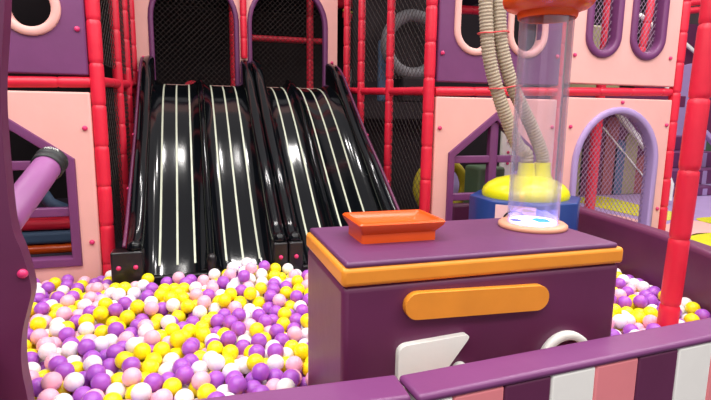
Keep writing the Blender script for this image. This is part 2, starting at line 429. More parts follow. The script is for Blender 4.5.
YS = [5.66-(5.66-3.50)*i/56 for i in range(57)]
def loft(bm, secf, ys):
    rings = []
    for y in ys: rings.append([bm.verts.new((x, y, z)) for x, z in secf(y)])
    n = len(rings[0])
    for a, b in zip(rings, rings[1:]):
        for i in range(n): bm.faces.new((a[i], a[(i+1) % n], b[(i+1) % n], b[i]))
    bm.faces.new(rings[0][::-1]); bm.faces.new(rings[-1])
def slide(xl, xr, ridge, lanes, label):
    t = thing('double_lane_slide', ((xl+xr)/2, 4.5, 0), label, 'slide', None)
    W_ = .095
    def edges(c): return (xl+W_ if c < ridge else ridge+.03, ridge-.03 if c < ridge else xr-W_)
    for c in lanes:
        a, b = edges(c); 
        def sec(y, a=a, b=b, c=c):
            z = pz(PR, y); up_ = []
            for i in range(15):
                x = a+(b-a)*i/14; h = (b-a)/2; d = abs(x-(a+b)/2)/h; up_.append((x, z+.045*d**5))
            return up_+[(b, z-.07), (a, z-.07)]
        bm = bmesh.new(); loft(bm, sec, YS); link('lane', bm, 'black', t, smooth=60)
        def surf(x, y, a=a, b=b): return pz(PR, y)+.045*(abs(x-(a+b)/2)/((b-a)/2))**5
        for k in (-1, 0, 1):
            x = c+k*.114
            def ss(y, x=x): z = surf(x, y); return [(x-.0075, z+.0005), (x+.0075, z+.0005), (x+.0065, z+.004), (x-.0065, z+.004)]
            bm = bmesh.new(); loft(bm, ss, [y for y in YS if 3.55 < y < 5.6]); link('stripe', bm, 'stripe', t, smooth=60)
    for a, b in ((xl, xl+W_), (xr-W_, xr)):
        def ws(y, a=a, b=b):
            z = pz(WP, y); zl = pz(PR, y)-.10
            return [(a, zl), (a, z-.03), (a+.008, z-.008), ((a+b)/2, z), (b-.008, z-.008), (b, z-.03), (b, zl)]
        bm = bmesh.new(); loft(bm, ws, YS); link('side_wall', bm, 'black', t, smooth=60)
    def rs(y):
        z = pz(PR, y); return [(ridge-.03, z-.07), (ridge-.03, z+.03), (ridge-.018, z+.075), (ridge, z+.088), (ridge+.018, z+.075), (ridge+.03, z+.03), (ridge+.03, z-.07)]
    bm = bmesh.new(); loft(bm, rs, YS); link('ridge', bm, 'black', t, smooth=60)
    # front skirt
    box('skirt', 'blackmat', xl+W_, xr-W_, 3.46, 3.5, .2, .395, t, .008)
    for a, b in ((xl-(.09 if xl < 0 else 0), xl+W_+.005), (xr-W_-.005, xr)):
        e = box('end_block', 'blackmat', a, b, 3.44, 3.56, .2, .575, t, .012)
        a2_ = max(a, b-.10); bm = bmesh.new(); r = (b-a2_)/2-.004
        lathe(bm, [(r, 0), (r*.95, .02), (r*.75, .045), (r*.4, .06), (.001, .064)], 20, Matrix.Translation(((a2_+b)/2, 3.50, .575))); link('end_cap', bm, 'black', e, smooth=180)
        for bxx in ((a+.045, b-.045) if b-a > .15 else ((a+b)/2,)): button(bxx, 3.44, .475, e, .015)
    bm = bmesh.new(); lathe(bm, [(.034, .2), (.034, .47), (.03, .5), (.018, .52), (.001, .525)], 20, Matrix.Translation((ridge, 3.475, 0))); link('ridge_nose', bm, 'blackmat', t, smooth=50)
    return t
s1 = slide(-.42, .605, .10, (-.12, .315), 'glossy black double slide with pale stripes, the left one')
s2 = slide(.612, 1.515, 1.0, (.806, 1.2), 'glossy black double slide with pale stripes, the right one next to the net')
# purple piping on the outer edges with pink studs
for t, x in ((s1, -.435), (s2, 1.53)):
    bm = bmesh.new(); tube(bm, [(x, y, pz(WP, y)-.025) for y in YS[::2]], .012, 8); link('edge_piping', bm, 'plum', t, smooth=180)
    for y in (5.3, 4.55, 4.0):
        bm = bmesh.new(); s_ = -1 if x < 0 else 1
        lathe(bm, [(.012, 0), (.01, .01), (.001, .014)], 12, Matrix.Translation((x+s_*.009, y, pz(WP, y)-.025)) @ Matrix.Rotation(math.radians(90*s_), 4, 'Y')); link('button', bm, 'ppink', t, smooth=180)
# arch wall above the slides
AY = 5.72
a1 = (-.345, .485); a2 = (.615, 1.43)
def open_arch(x0, x1): r = (x1-x0)/2; return [(x0, 1.72), (x1, 1.72)]+arc((x0+x1)/2, 2.36, r, 0, 180, 18, r*1.05)
t = thing('soft_play_partition', (.55, AY, 1.72), 'pink panel with two purple-rimmed arches over the slide tops', 'partition')
bm = bmesh.new(); prism_xz(bm, rect(-.50, 1.56, 1.70, TOPZ), [open_arch(*a1), open_arch(*a2)], AY-.03, AY+.03); link('board', bm, 'pink', t, smooth=30)
for x0, x1 in (a1, a2):
    L = open_arch(x0, x1)[1:]+[(x0, 1.72)]
    bm = bmesh.new(); ring_xz(bm, L, .05, .08, AY, False); link('arch_trim', bm, 'purple', t, smooth=60)
    net('arch_net', open_arch(x0+.02, x1-.02), lambda u, v: Vector((u, AY+.05, v)), .038, .004, 'net', t)
button(-.425, AY-.03, 1.97, t); button(1.50, AY-.03, 2.0, t)
post((.55, AY-.075, 2.0), (.55, AY-.075, TOPZ), .034, 'slim red padded post on the pink column between the two arches', .1, .22)
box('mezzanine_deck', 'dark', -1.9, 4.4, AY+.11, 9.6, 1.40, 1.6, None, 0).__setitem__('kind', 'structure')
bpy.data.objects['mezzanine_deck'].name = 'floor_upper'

# ------------------------------------------------------------------ inside the play frame, seen through nets
def block(nm, m, x0, x1, y0, y1, z0, z1, label, cat): tag(box(nm, m, x0, x1, y0, y1, z0, z1, None, .03), label, cat)
def P(px, py, y): return at(px, py, y)
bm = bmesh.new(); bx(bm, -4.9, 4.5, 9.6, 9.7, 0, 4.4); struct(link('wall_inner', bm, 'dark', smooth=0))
bm = bmesh.new(); bx(bm, -1.9, -.75, 3.95, 9.6, 3.2, 3.3); struct(link('light_block_left_bay', bm, 'dark', smooth=0))  # unseen roof, added to keep overhead light out of the left bay
bm = bmesh.new(); bx(bm, -.75, 4.4, 6.3, 9.6, 3.2, 3.3); struct(link('light_block_rear', bm, 'dark', smooth=0))  # unseen roof, added so the space behind the arches stays dark
bm = bmesh.new(); bx(bm, 1.95, 3.0, 3.95, 6.3, 3.2, 3.3); struct(link('light_block_right_bay', bm, 'dark', smooth=0))  # unseen roof, added to shade the bay behind the right panels
a = P(234, 75, 6.9); post((a.x, 6.9, 1.6), (a.x, 6.9, 3.15), .045, 'dim red post inside the left arch behind the net')
a = P(310, 60, 6.9); post((a.x, 6.9, 1.6), (a.x, 6.9, 3.15), .045, 'dim red post inside the right arch behind the net')
a = P(250, 37, 6.9); b_ = P(308, 40, 6.9); beam((a.x, 6.98, a.z), (b_.x+.3, 6.98, b_.z), .04, 'dim red beam crossing the right arch behind the net')
bm = bmesh.new(); a = P(192, 79, 6.6); tube(bm, [(a.x, 6.6, 1.61+.1), (a.x+.05, 7.0, 1.71), (a.x+.12, 7.5, 1.71)], .105, 16); tag(link('crawl_roller', bm, 'red', smooth=60), 'dim red padded roller inside the left arch', 'roller')
# right of the slides, through the net
def ringobj(px, py, y, R, r, m, label, nm, cat, zf):
    c = P(px, py, y); bm = bmesh.new(); tube(bm, [(c.x+R*math.cos(a_), y, c.z+R*math.sin(a_)) for a_ in [2*math.pi*i/40 for i in range(40)]], r, 12, True)
    t = thing(nm, (c.x, y, zf), label, cat); link('ring', bm, m, t, smooth=180)
    box('foot', m, c.x-.14, c.x+.14, y-r, y+r, zf, c.z-R-r*.6, t, .02).data.materials[0] = M['dark']; return t
ringobj(413, 45, 6.0, .34, .075, 'grey', 'large grey padded ring behind the upper right net', 'padded_ring', 'ring', 1.6)
ringobj(441, 187, 4.9, .27, .05, 'gold', 'yellow padded ring low behind the net and window', 'padded_ring', 'ring', 0)
a = P(330, 3, 7.0); b_ = P(436, 9, 7.0); beam((a.x, 7, a.z), (b_.x+.8, 7, b_.z+.03), .06, 'dim red beam at the top behind the right net')
a = P(343, 14, 6.6); b_ = P(386, 26, 6.6); beam((a.x, 6.6, a.z), (b_.x, 6.6, b_.z), .05, 'sloping red beam behind the right net')
bm = bmesh.new(); a = P(343, 10, 6.55); b_ = P(384, 21, 6.55); tube(bm, [a, b_], .014, 8); tag(link('guide_rope', bm, 'gold', smooth=180), 'yellow rope running along the sloping red beam', 'rope')
a = P(401, 20, 6.3); post((a.x, 6.3, 1.6), (a.x, 6.3, 3.15), .05, 'dark maroon post behind the upper right net', m='plum')
a = P(379, 10, 6.8); post((a.x, 6.8, 1.6), (a.x, 6.8, 3.15), .035, 'dim red upright just right of the sloping beam')
a = P(382, 50, 6.2); block('padded_step', 'steel', a.x-.05, a.x+.06, 6.15, 6.4, 1.6, a.z+.12, 'slate blue padded upright behind the upper net', 'cushion')
a = P(360, 52, 6.5)
bm = bmesh.new(); q = P(344, 66, 6.5); q.z = 1.64; tube(bm, [q, P(366, 42, 6.5)], .045, 8); tag(link('net_rail', bm, 'grey', smooth=60), 'grey sloping rail behind the middle right net', 'rail')
# pale net wall at the very back with the overhead light put into its cord colour
c0 = P(392, 0, 7.6); c1 = P(430, 60, 7.6)
o = net('safety_net', [(c0.x-.3, 2.05), (c1.x+.4, 2.05), (c1.x+.4, 3.1), (c0.x-.3, 3.1)], lambda u, v: Vector((u, 7.6, v)), .07, .03, 'hall'); tag(o, 'pale grey climbing net at the back behind the upper right posts', 'net')
# inside the left house window
z = 0
for (py0, py1, m_, lb) in ((255, 246, 'tray', 'orange'), (245, 232, 'steel', 'blue'), (231, 221, 'red', 'red')):
    z0 = P(40, py0, 4.5).z; z1 = P(40, py1, 4.5).z
    block('soft_block', m_, -1.75, -.8, 4.5, 4.9, z0, z1, '%s soft block inside the left house-shaped window' % lb, 'cushion')
a = P(52, 195, 4.7); bm = bmesh.new(); tube(bm, [P(38, 187, 4.7), P(50, 203, 4.7), P(66, 210, 4.7)], .05, 12); tag(link('bolster', bm, 'steel', smooth=180), 'slate bolster seen in the middle pane of the left window', 'cushion')
# inside the right house window
a = P(486, 178, 4.6); block('soft_block', 'green', a.x-.14, a.x+.16, 4.5, 4.8, 0, a.z+.12, 'green soft block behind the right house-shaped window', 'cushion')
a = P(465, 212, 4.5); block('soft_block', 'plum', a.x-.2, a.x+.3, 4.4, 4.49, 0, a.z+.1, 'dark plum mat low behind the right house-shaped window', 'cushion')
a = P(506, 158, 4.9); t = thing('dotted_board', (a.x, 4.55, .3), 'white dotted board behind the right house-shaped window', 'board')
box('board', 'white', a.x-.06, a.x+.10, 4.9, 4.95, 0, 1.5, t, .02)
for dz in (-.06, .06, .18): button(a.x+.02, 4.9, a.z+dz, t, .016)
# dark room behind the two right windows
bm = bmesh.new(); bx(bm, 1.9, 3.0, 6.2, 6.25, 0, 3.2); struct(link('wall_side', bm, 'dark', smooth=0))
# upper right interior
a = P(607, 20, 5.2); post((a.x, 5.2, .3), (a.x, 5.2, 3.6), .055, 'red post seen through the left oval net window')
a = P(592, 170, 4.9); post((a.x, 4.9, .3), (a.x, 4.9, 1.62), .05, 'red post seen through the left of the arched net window')
a = P(596, 43, 5.6); block('soft_block', 'olive', a.x-.35, a.x+.45, 5.6, 5.8, 1.75, a.z+.22, 'olive soft block behind the oval net windows', 'cushion')
a = P(648, 20, 5.6); bm = bmesh.new(); foam(bm, P(652, 0, 5.6), P(640, 58, 5.6), .05, .3); tag(link('padded_post', bm, 'red', smooth=60), 'leaning red post seen through the right oval net window', 'post')
a = P(658, 35, 6.0); block('soft_block', 'plum', a.x-.14, a.x+.3, 6.0, 6.2, 1.75, a.z+.08, 'plum soft block behind the right oval net window', 'cushion')
bm = bmesh.new(); tube(bm, [P(640, 15, 5.9), P(672, 42, 5.9), Vector((P(672, 42, 5.9).x, 5.9, 1.76))], .03, 8); tag(link('hand_rail', bm, 'white', smooth=60), 'white sloping hand rail behind the right oval net window', 'rail')

box('upper_shelf', 'plum', 3.2, 6.4, 5.5, 6.18, 1.60, 1.75, None, .01); tag(bpy.data.objects['upper_shelf'], 'plum upper deck behind the oval net windows', 'deck')
# ------------------------------------------------------------------ decorated stair side and stairs at far right
SY = 6.3
def QP(px, py, y=SY): p = at(px, py, y); return (p.x, p.z)
t = thing('stair_side_board', (6.0, SY, .3), 'plum stair side board with rounded coloured columns seen through the arch', 'board')
o_ = [QP(540, 215), QP(658, 205), QP(658, 158), QP(612, 100), QP(575, 60), QP(540, 60)]
for i in (0, 1): o_[i] = (o_[i][0], .3)
bm = bmesh.new(); prism_xz(bm, o_, [], SY, SY+.08); link('board', bm, 'plum', t, smooth=0)
cols = [(571, 579, 100, 'olive'), (577, 585, 95, 'plum'), (587, 593, 100, 'olive'), (600, 612, 117, 'rust'), (620, 632, 132, 'olive'), (632, 648, 155, 'rust'), (610, 620, 140, 'steel')]
for x0, x1, yt, m_ in cols:
    a = QP(x0, 190); b_ = QP(x1, 190); zt = QP((x0+x1)/2, yt)[1]; r = (b_[0]-a[0])/2
    L = [(a[0], .3), (b_[0], .3)]+[(p[0], p[1]) for p in arc((a[0]+b_[0])/2, zt-r, r, 0, 180, 10)]
    k = 0 if m_ != 'lilac' else -.012
    bm = bmesh.new(); prism_xz(bm, L, [], SY-.03+k, SY-.001); link('rounded_column', bm, m_, t, smooth=0)
bm = bmesh.new(); tube(bm, [(*(QP(600, 127)[0:1]), SY-.06, QP(600, 127)[1]), (QP(652, 190)[0], SY-.06, QP(652, 190)[1])], .012, 6); link('pale_cord', bm, 'white', t, smooth=60)
A, B = QP(609, 102), QP(668, 172)
bm = bmesh.new(); ring_xz(bm, [QP(611, 106), QP(655, 162)], .085, .1, SY-.02, False); link('white_rail', bm, 'white', t, smooth=35)
A, B = QP(624, 100), QP(672, 150)
tag(link('soft_block', (lambda b: (bx(b, A[0], B[0]-.25, SY+.12, SY+.3, .292, 1.62), b)[1])(bmesh.new()), 'mauve', smooth=0), 'mauve padded landing behind the white stair rail', 'cushion')
# stairs
t = thing('soft_stairs', (7.2, 6.0, .3), 'purple padded stairs with lilac stripes beyond the red post at right', 'stairs')
st = [(665, 720, 188, 206), (667, 726, 170, 188), (668, 716, 152, 170), (670, 706, 136, 152)]
for i, (x0, x1, yt, yb) in enumerate(st):
    y = 5.9+.28*i; a = P(x0, yb, y); b_ = P(x1, yt, y)
    zt = P(686, yt, y).z; zb = .29 if i == 0 else zprev
    box('step', 'purple', a.x, b_.x, y, y+.30, zb, zt, t, .02); zprev = zt
    for px in (668, 703):
        c = P(px, yb, y).x; box('step_stripe', 'lilac', c-.045, c+.045, y-.006, y+.02, zb+.005, zt-.02, t, .004)
y = 5.8
o_ = [QP(688, 60, y), QP(712, 125, y), QP(760, 190, y), QP(760, 120, y), QP(700, 40, y)]
t2 = thing('stair_rail_board', (8, y, .3), 'pale lilac slanted stair rail board at far right edge', 'board')
bm = bmesh.new(); prism_xz(bm, [QP(704, 132, y), QP(745, 178, y), QP(745, 140, y), QP(704, 90, y)], [], y, y+.08); link('board', bm, 'plum', t2, smooth=0)
bm = bmesh.new(); ring_xz(bm, [QP(704, 132, y), QP(745, 178, y)], .07, .1, y, False); link('pale_rail', bm, 'lilac', t2, smooth=35)
t3 = thing('stair_rail_board', (6, 5.4, .3), 'white-rimmed curved end board at the foot of the stairs', 'board')
y = 5.4; L = [QP(p[0], p[1], y) for p in ((655, 160), (664, 168), (670, 184), (668, 200))]+[(QP(668, 200, y)[0], .292), (QP(655, 200, y)[0], .292)]
bm = bmesh.new(); prism_xz(bm, L, [], y, y+.07); link('board', bm, 'plum', t3, smooth=0)
bm = bmesh.new(); ring_xz(bm, L[:4], .05, .1, y, False); link('white_rim', bm, 'white', t3, smooth=60)
y = 7.6; o_ = [QP(676, 40, y), QP(700, 60, y), QP(700, 150, y), QP(676, 120, y)]
bm = bmesh.new(); prism_xz(bm, [QP(682, 66, y), QP(700, 62, y), (QP(700, 62, y)[0], .292), (QP(676, 70, y)[0], .292)], [], y, y+.08); tag(link('tall_board', bm, 'lilac', smooth=0), 'lilac board in the gap left of the front red post', 'board')
bm = bmesh.new(); y = 7.9; prism_xz(bm, [QP(660, 20, y), QP(700, 25, y), (QP(700, 25, y)[0], .292), (QP(660, 25, y)[0], .292)], [], y, y+.08); tag(link('tall_board', bm, 'plum', smooth=0), 'dark plum board above the stairs in the gap left of the front red post', 'board')
bm = bmesh.new(); tube(bm, [P(676, 36, 7.8), P(702, 58, 7.8), Vector((P(703, 58, 7.8).x, 7.8, .3))], .04, 8); tag(link('hand_rail', bm, 'white', smooth=60), 'short white sloping rail in the gap left of the front red post', 'rail')
for py, lb in ((4, 'upper'), (12, 'lower')):
    beam(P(680, py, 6.6), P(706, py-3, 6.6), .05, '%s short red beam in the top gap left of the front post' % lb)
bm = bmesh.new(); y = 8.2; prism_xz(bm, [QP(702, 70, y), QP(770, 70, y), (QP(770, 70, y)[0], .292), (QP(702, 70, y)[0], .292)], [], y, y+.08); tag(link('tall_board', bm, 'green', smooth=0), 'grey-green board right of the front red post at the frame edge', 'board')

# ------------------------------------------------------------------ pit walls
def wall_strip(name, pts, th, z0, z1, m, parent=None, bevel=.02):
    "padded wall following a polyline, thickness to the right of travel"
    n = len(pts); P_ = [Vector(p) for p in pts]; off = []
    for i in range(n):
        t1 = (P_[i]-P_[i-1]).normalized() if i else (P_[1]-P_[0]).normalized(); t2 = (P_[i+1]-P_[i]).normalized() if i < n-1 else t1
        n1 = Vector((t1.y, -t1.x)); n2 = Vector((t2.y, -t2.x)); mm = (n1+n2).normalized(); off.append(P_[i]+mm*th/max(.4, mm.dot(n1)))
    bm = bmesh.new(); ring = P_+off[::-1]
    a = [bm.verts.new((p.x, p.y, z0)) for p in ring]; b = [bm.verts.new((p.x, p.y, z1)) for p in ring]; k = len(ring)
    for i in range(k): bm.faces.new((a[i], a[(i+1) % k], b[(i+1) % k], b[i]))
    for i in range(n-1):
        bm.faces.new((b[i], b[i+1], b[k-2-i], b[k-1-i])); bm.faces.new((a[i+1], a[i], a[k-1-i], a[k-2-i]))
    return link(name, bm, m, parent, smooth=30, bevel=bevel)
rw = [(3.035, 3.80), (3.0, 3.4), (2.955, 3.0), (2.90, 2.65), (2.82, 2.3), (2.72, 2.02)]
w = wall_strip('padded_pit_wall', rw[::-1], .14, 0, .705, 'plum', bevel=.03)
tag(w, 'plum padded pit wall behind the right end of the counter', 'wall')
w = wall_strip('padded_pit_wall', [(2.65, 1.45), (2.71, 1.72), (2.72, 2.0)], .14, 0, .705, 'plum', bevel=.03); tag(w, 'plum padded pit wall at the right end of the striped wall', 'wall')
# front walls with soft caps
t = thing('striped_pit_wall', (1.5, 1.28, 0), 'purple-capped pit wall with white, pink and plum stripes in front of the counter', 'wall')
A = Vector((.543, 1.292)); B = Vector((1.88, 1.384)); C_ = Vector((2.63, 1.45)); d = (B-A).normalized(); nn = Vector((d.y, -d.x))
w = wall_strip('cap', [A, B, C_], .128, .686, .712, 'mauve', t, .012)
ed = [.557, .655, .825, .995, 1.168, 1.348, 1.53, 1.70, 1.85, 2.02, 2.19, 2.36, 2.5, 2.62]; cl = ['white', 'salmon', 'plum', 'white', 'salmon', 'plum']
ci = 0; seq = ['white', 'salmon', 'plum', 'white', 'salmon', 'plum', 'white', 'salmon', 'plum', 'white', 'salmon', 'plum', 'white']
s0 = A.x
for i in range(len(ed)-1):
    def pt(x): tt = (x-A.x)/d.x; p = A+d*tt; return p
    p, q = pt(ed[i]), pt(ed[i+1])
    wall_strip('stripe_pad', [p+nn*.01+d*.001, q+nn*.01-d*.001], .112, 0, .686, seq[i], t, .008)
t = thing('plain_pit_wall', (-.1, 1.25, 0), 'purple-capped pit wall in front of the balls at bottom centre', 'wall')
A2 = Vector((.54, 1.300)); B2 = Vector((-.62, 1.345))
w = wall_strip('cap', [B2, A2], .128, .686, .712, 'mauve', t, .012)
w = wall_strip('body', [B2+Vector((0, -.01)), A2+Vector((0, -.01))], .112, 0, .686, 'plum', t, .01)
w = wall_strip('padded_pit_wall', [(-.66, 1.22), (-.66, 1.90)][::-1], .12, 0, .70, 'plum', bevel=.03); tag(w, 'plum padded pit wall at the left below the cut-out board', 'wall')
w = wall_strip('padded_pit_wall', [(-1.46, 2.1), (-1.46, 3.8)][::-1], .12, 0, .70, 'plum', bevel=.03); tag(w, 'plum padded pit wall hidden at far left behind the cut-out board', 'wall')
# post in the pit at right
p0 = Vector((2.29, 1.955, .2))
post((2.30, 1.94, .2), (2.385, 1.94, 3.1), .048, 'bright red padded post standing in the balls at right, nearest the camera', .1, .345)

# ------------------------------------------------------------------ cut-out board at left and the ball cannon
k = 1.98/2.4
ep = [(-.60, 2.6), (-.62, 2.2), (-.64, 1.864), (-.675, 1.6), (-.688, 1.446), (-.692, 1.23), (-.688, 1.0), (-.665, .896), (-.647, .80), (-.642, .72), (-.66, .65), (-.685, .56), (-.699, .46), (-.700, .36), (-.689, .206)]
ep = [(x*k, 1.45+(z-1.45)*k) for x, z in ep]+[(-.56, 0)]
ep = [(p.x, p.z) for p in spline([(x, 0, z) for x, z in ep], 5)]
t = thing('cut_out_board', (-.8, 1.98, 0), 'tall dark purple padded board with a wavy edge at far left', 'board')
bm = bmesh.new(); prism_xz(bm, [(-1.05, 0), (-1.05, ep[0][1])]+ep, [], 1.91, 1.98); link('board', bm, 'plum', t, smooth=30, bevel=.015)
button(-.665*k, 1.91, 1.45+(.80-1.45)*k, t, .016)
t = thing('ball_cannon', tuple(at(20, 205, 2.3)), 'orchid padded ball cannon barrel with black muzzle poking past the left board', 'cannon')
b0 = at(4, 224, 2.2); b1 = at(50, 163, 2.62)
bm = bmesh.new(); mt, L = axis(b0, b1); lathe(bm, [(.052, 0), (.058, .01), (.058, L-.05), (.058, L-.03)], 32, mt); link('barrel', bm, 'barrel', t, smooth=60)
bm = bmesh.new(); lathe(bm, [(.061, L-.045), (.066, L-.04), (.067, L-.02), (.063, L-.012), (.063, L-.002), (.068, L+.006), (.068, L+.026), (.062, L+.031), (.050, L+.031), (.048, L-.03)], 36, mt, False); mz = link('muzzle', bm, 'rubber', t, smooth=60)
bm = bmesh.new(); lathe(bm, [(.048, L-.035), (.001, L-.034)], 24, mt, False); link('bore', bm, 'dark', t, smooth=60)
# lettering on the muzzle
cu_ = bpy.data.curves.new('lettering', 'FONT'); cu_.body = 'NOVA'; cu_.size = .021; cu_.extrude = .0008; cu_.align_x = 'CENTER'; cu_.align_y = 'CENTER'
tmp = bpy.data.objects.new('tmp', cu_); COL.objects.link(tmp); dg = bpy.context.evaluated_depsgraph_get(); me = bpy.data.meshes.new_from_object(tmp.evaluated_get(dg))
bpy.data.objects.remove(tmp)
ax = (b1-b0).normalized(); mc = b0+ax*(L+.016)
toc = (CP-mc); toc = (toc-ax*toc.dot(ax)).normalized(); upv = ax.cross(toc)
ndir = (toc*.45+Vector((0, 0, 1))*.9); ndir = (ndir-ax*ndir.dot(ax)).normalized(); tx = ax.cross(ndir)*-1
tx = -tx if tx.x < 0 else tx
R_ = .0685
for v in me.vertices:
    th = v.co.x/R_; p = mc+(ndir*math.cos(th)+tx*math.sin(th))*(R_+v.co.z)+ax*v.co.y; v.co = p
me.materials.append(M['white']); lo = bpy.data.objects.new('lettering', me); COL.objects.link(lo); lo.parent = mz
bm = bmesh.new(); tube(bm, [b0+ax*.06+Vector((0, 0, -.06)), (b0.x+.0, b0.y, .75), (b0.x+.0, b0.y, .21)], .03, 12); link('mount', bm, 'plum', t, smooth=60)

# ------------------------------------------------------------------ counter
t = thing('play_counter', (.95, 1.72, 0), 'purple padded counter box with amber band, standing in the balls', 'counter')
box('body', 'plum', .424, 1.480, 1.462, 1.98, .3, .925, t, .02)
box('base_trim', 'orange', .418, 1.486, 1.456, 1.986, .2, .315, t, .02)
box('amber_band', 'orange', .420, 1.488, 1.455, 1.985, .925, .986, t, .014)
box('top_cushion', 'topvinyl', .432, 1.462, 1.46, 1.978, .982, 1.003, t, .018, 4)
def plate(nm, m_, loop, y0, y1, bev=.01):
    bm = bmesh.new(); prism_xz(bm, loop, [], y0, y1); return link(nm, bm, m_, t, smooth=30, bevel=bev)
L = arc(.668, .85, .045, 90, 270, 12)+arc(1.115, .835, .045, -90, 90, 12)
plate('amber_pad', 'orange', L, 1.436, 1.463, .012)
def roundpoly(P_, r, n=6):
    out_ = []; k_ = len(P_)
    for i in range(k_):
        p = Vector(P_[i]); a = (Vector(P_[i-1])-p).normalized(); b = (Vector(P_[(i+1) % k_])-p).normalized(); rr = r[i]
        for j in range(n+1):
            s_ = j/n; q = (p+a*rr)*(1-s_)**2+p*2*s_*(1-s_)+(p+b*rr)*s_**2; out_.append((q.x, q.y))
    return out_
L = roundpoly([(.604, .45), (.604, .722), (.866, .735), (.66, .47)], [.01, .035, .03, .01]); plate('white_pad', 'white', L, 1.436, 1.463)
L = arc(.835, .602, .029, 0, 340, 18); plate('white_dot', 'white', L, 1.436, 1.463)
bm = bmesh.new(); ring_xz(bm, arc(1.258, .58, .097, 0, 352, 40), .03, .03, 1.452); link('white_hoop', bm, 'white', t, smooth=60)

# tray
t = thing('catch_tray', (.70, 1.75, 1.0), 'orange rectangular plastic tray on the left half of the counter top', 'tray')
bm = bmesh.new()
def rr(x0, x1, y0, y1, z, r=.012): return [bm.verts.new((x, y, z)) for x, y in roundpoly([(x0, y0), (x1, y0), (x1, y1), (x0, y1)], [r]*4, 3)]
lv = [rr(.553, .835, 1.668, 1.845, 1.003), rr(.553, .835, 1.668, 1.845, 1.035), rr(.538, .856, 1.644, 1.862, 1.062), rr(.534, .860, 1.640, 1.866, 1.074), rr(.539, .855, 1.645, 1.861, 1.080), rr(.551, .843, 1.657, 1.849, 1.080), rr(.557, .837, 1.663, 1.843, 1.070), rr(.582, .812, 1.69, 1.816, 1.052), rr(.60, .79, 1.71, 1.80, 1.05)]
for a, b in zip(lv, lv[1:]):
    for i in range(len(a)): bm.faces.new((a[i], a[(i+1) % len(a)], b[(i+1) % len(a)], b[i]))
bm.faces.new(lv[0][::-1]); bm.faces.new(lv[-1]); link('tray_shell', bm, 'tray', t, smooth=35)

# clear tube
tcx, tcy = 1.322, 1.775
t = thing('clear_ball_tube', (tcx, tcy, 1.0), 'clear upright ball tube with orange cap and glowing base on the counter', 'tube')
Tm = Matrix.Translation((tcx, tcy, 0))
bm = bmesh.new(); lathe(bm, [(.10, 1.001), (.132, 1.001), (.137, 1.008), (.136, 1.018), (.126, 1.025), (.104, 1.025)], 48, Tm, False); lathe(bm, [(.105, 1.024), (.10, 1.020), (.001, 1.019)], 48, Tm, False); link('base_ring', bm, 'tan', t, smooth=60)
bm = bmesh.new(); lathe(bm, [(.101, 1.02), (.101, 1.80), (.101, 1.90)], 64, Tm, False)
lathe(bm, [(.095, 1.90), (.095, 1.80), (.095, 1.02)], 64, Tm, False); link('tube_wall', bm, 'clear', t, smooth=60)
bm = bmesh.new(); lathe(bm, [(.001, 1.024), (.093, 1.024), (.093, 1.030), (.001, 1.031)], 48, Tm, False); link('glowing_disc', bm, 'glow', t, smooth=60)
bm = bmesh.new()
hp = [bm.verts.new((tcx+x, tcy+y, 1.0335)) for x, y in ((-.005, -.05), (.045, -.055), (.06, -.01), (.035, .025), (.0, .012))]; r = bmesh.ops.extrude_face_region(bm, geom=[bm.faces.new(hp)]); bmesh.ops.translate(bm, vec=(0, 0, -.002), verts=[v for v in r['geom'] if isinstance(v, bmesh.types.BMVert)])
link('cyan_mark', bm, 'cyan', t, smooth=0)
bm = bmesh.new(); hp = [bm.verts.new((tcx+x, tcy+y, 1.0335)) for x, y in ((-.095, .0), (-.06, -.02), (-.055, .02), (-.085, .035))]; r = bmesh.ops.extrude_face_region(bm, geom=[bm.faces.new(hp)]); bmesh.ops.translate(bm, vec=(0, 0, -.002), verts=[v for v in r['geom'] if isinstance(v, bmesh.types.BMVert)])
link('blue_mark', bm, 'bluel', t, smooth=0)
bm = bmesh.new(); lathe(bm, [(.103, 1.822), (.106, 1.819), (.110, 1.826), (.113, 1.842), (.13, 1.850), (.15, 1.857), (.164, 1.87), (.169, 1.887), (.167, 1.915), (.155, 1.935), (.15, 1.95), (.001, 1.95)], 64, Tm, False)
lathe(bm, [(.103, 1.822), (.103, 1.87), (.001, 1.872)], 64, Tm, False); link('cap', bm, 'tray', t, smooth=50)
# ------------------------------------------------------------------ blower machine with hoses
bc = Vector((2.265, 3.15)); t = thing('ball_blower', (bc.x, bc.y, .2), 'blue octagonal blower box with yellow dome behind the counter', 'machine')
def octo(bm, R, z0, z1):
    ph = math.radians(23.5); a = [bm.verts.new((bc.x+R*math.cos(ph+math.pi/4*i), bc.y+R*math.sin(ph+math.pi/4*i), z0)) for i in range(8)]
    b = [bm.verts.new((v.co.x, v.co.y, z1)) for v in a]
    for i in range(8): bm.faces.new((a[i], a[(i+1) % 8], b[(i+1) % 8], b[i]))
    bm.faces.new(a[::-1]); bm.faces.new(b); return a
bm = bmesh.new(); octo(bm, .39, .2, .888); link('cabinet', bm, 'blue', t, smooth=0, bevel=.012)
R8 = .39; ph = math.radians(23.5)
v5 = [Vector((bc.x+R8*math.cos(ph+math.pi/4*i), bc.y+R8*math.sin(ph+math.pi/4*i), 0)) for i in range(8)]
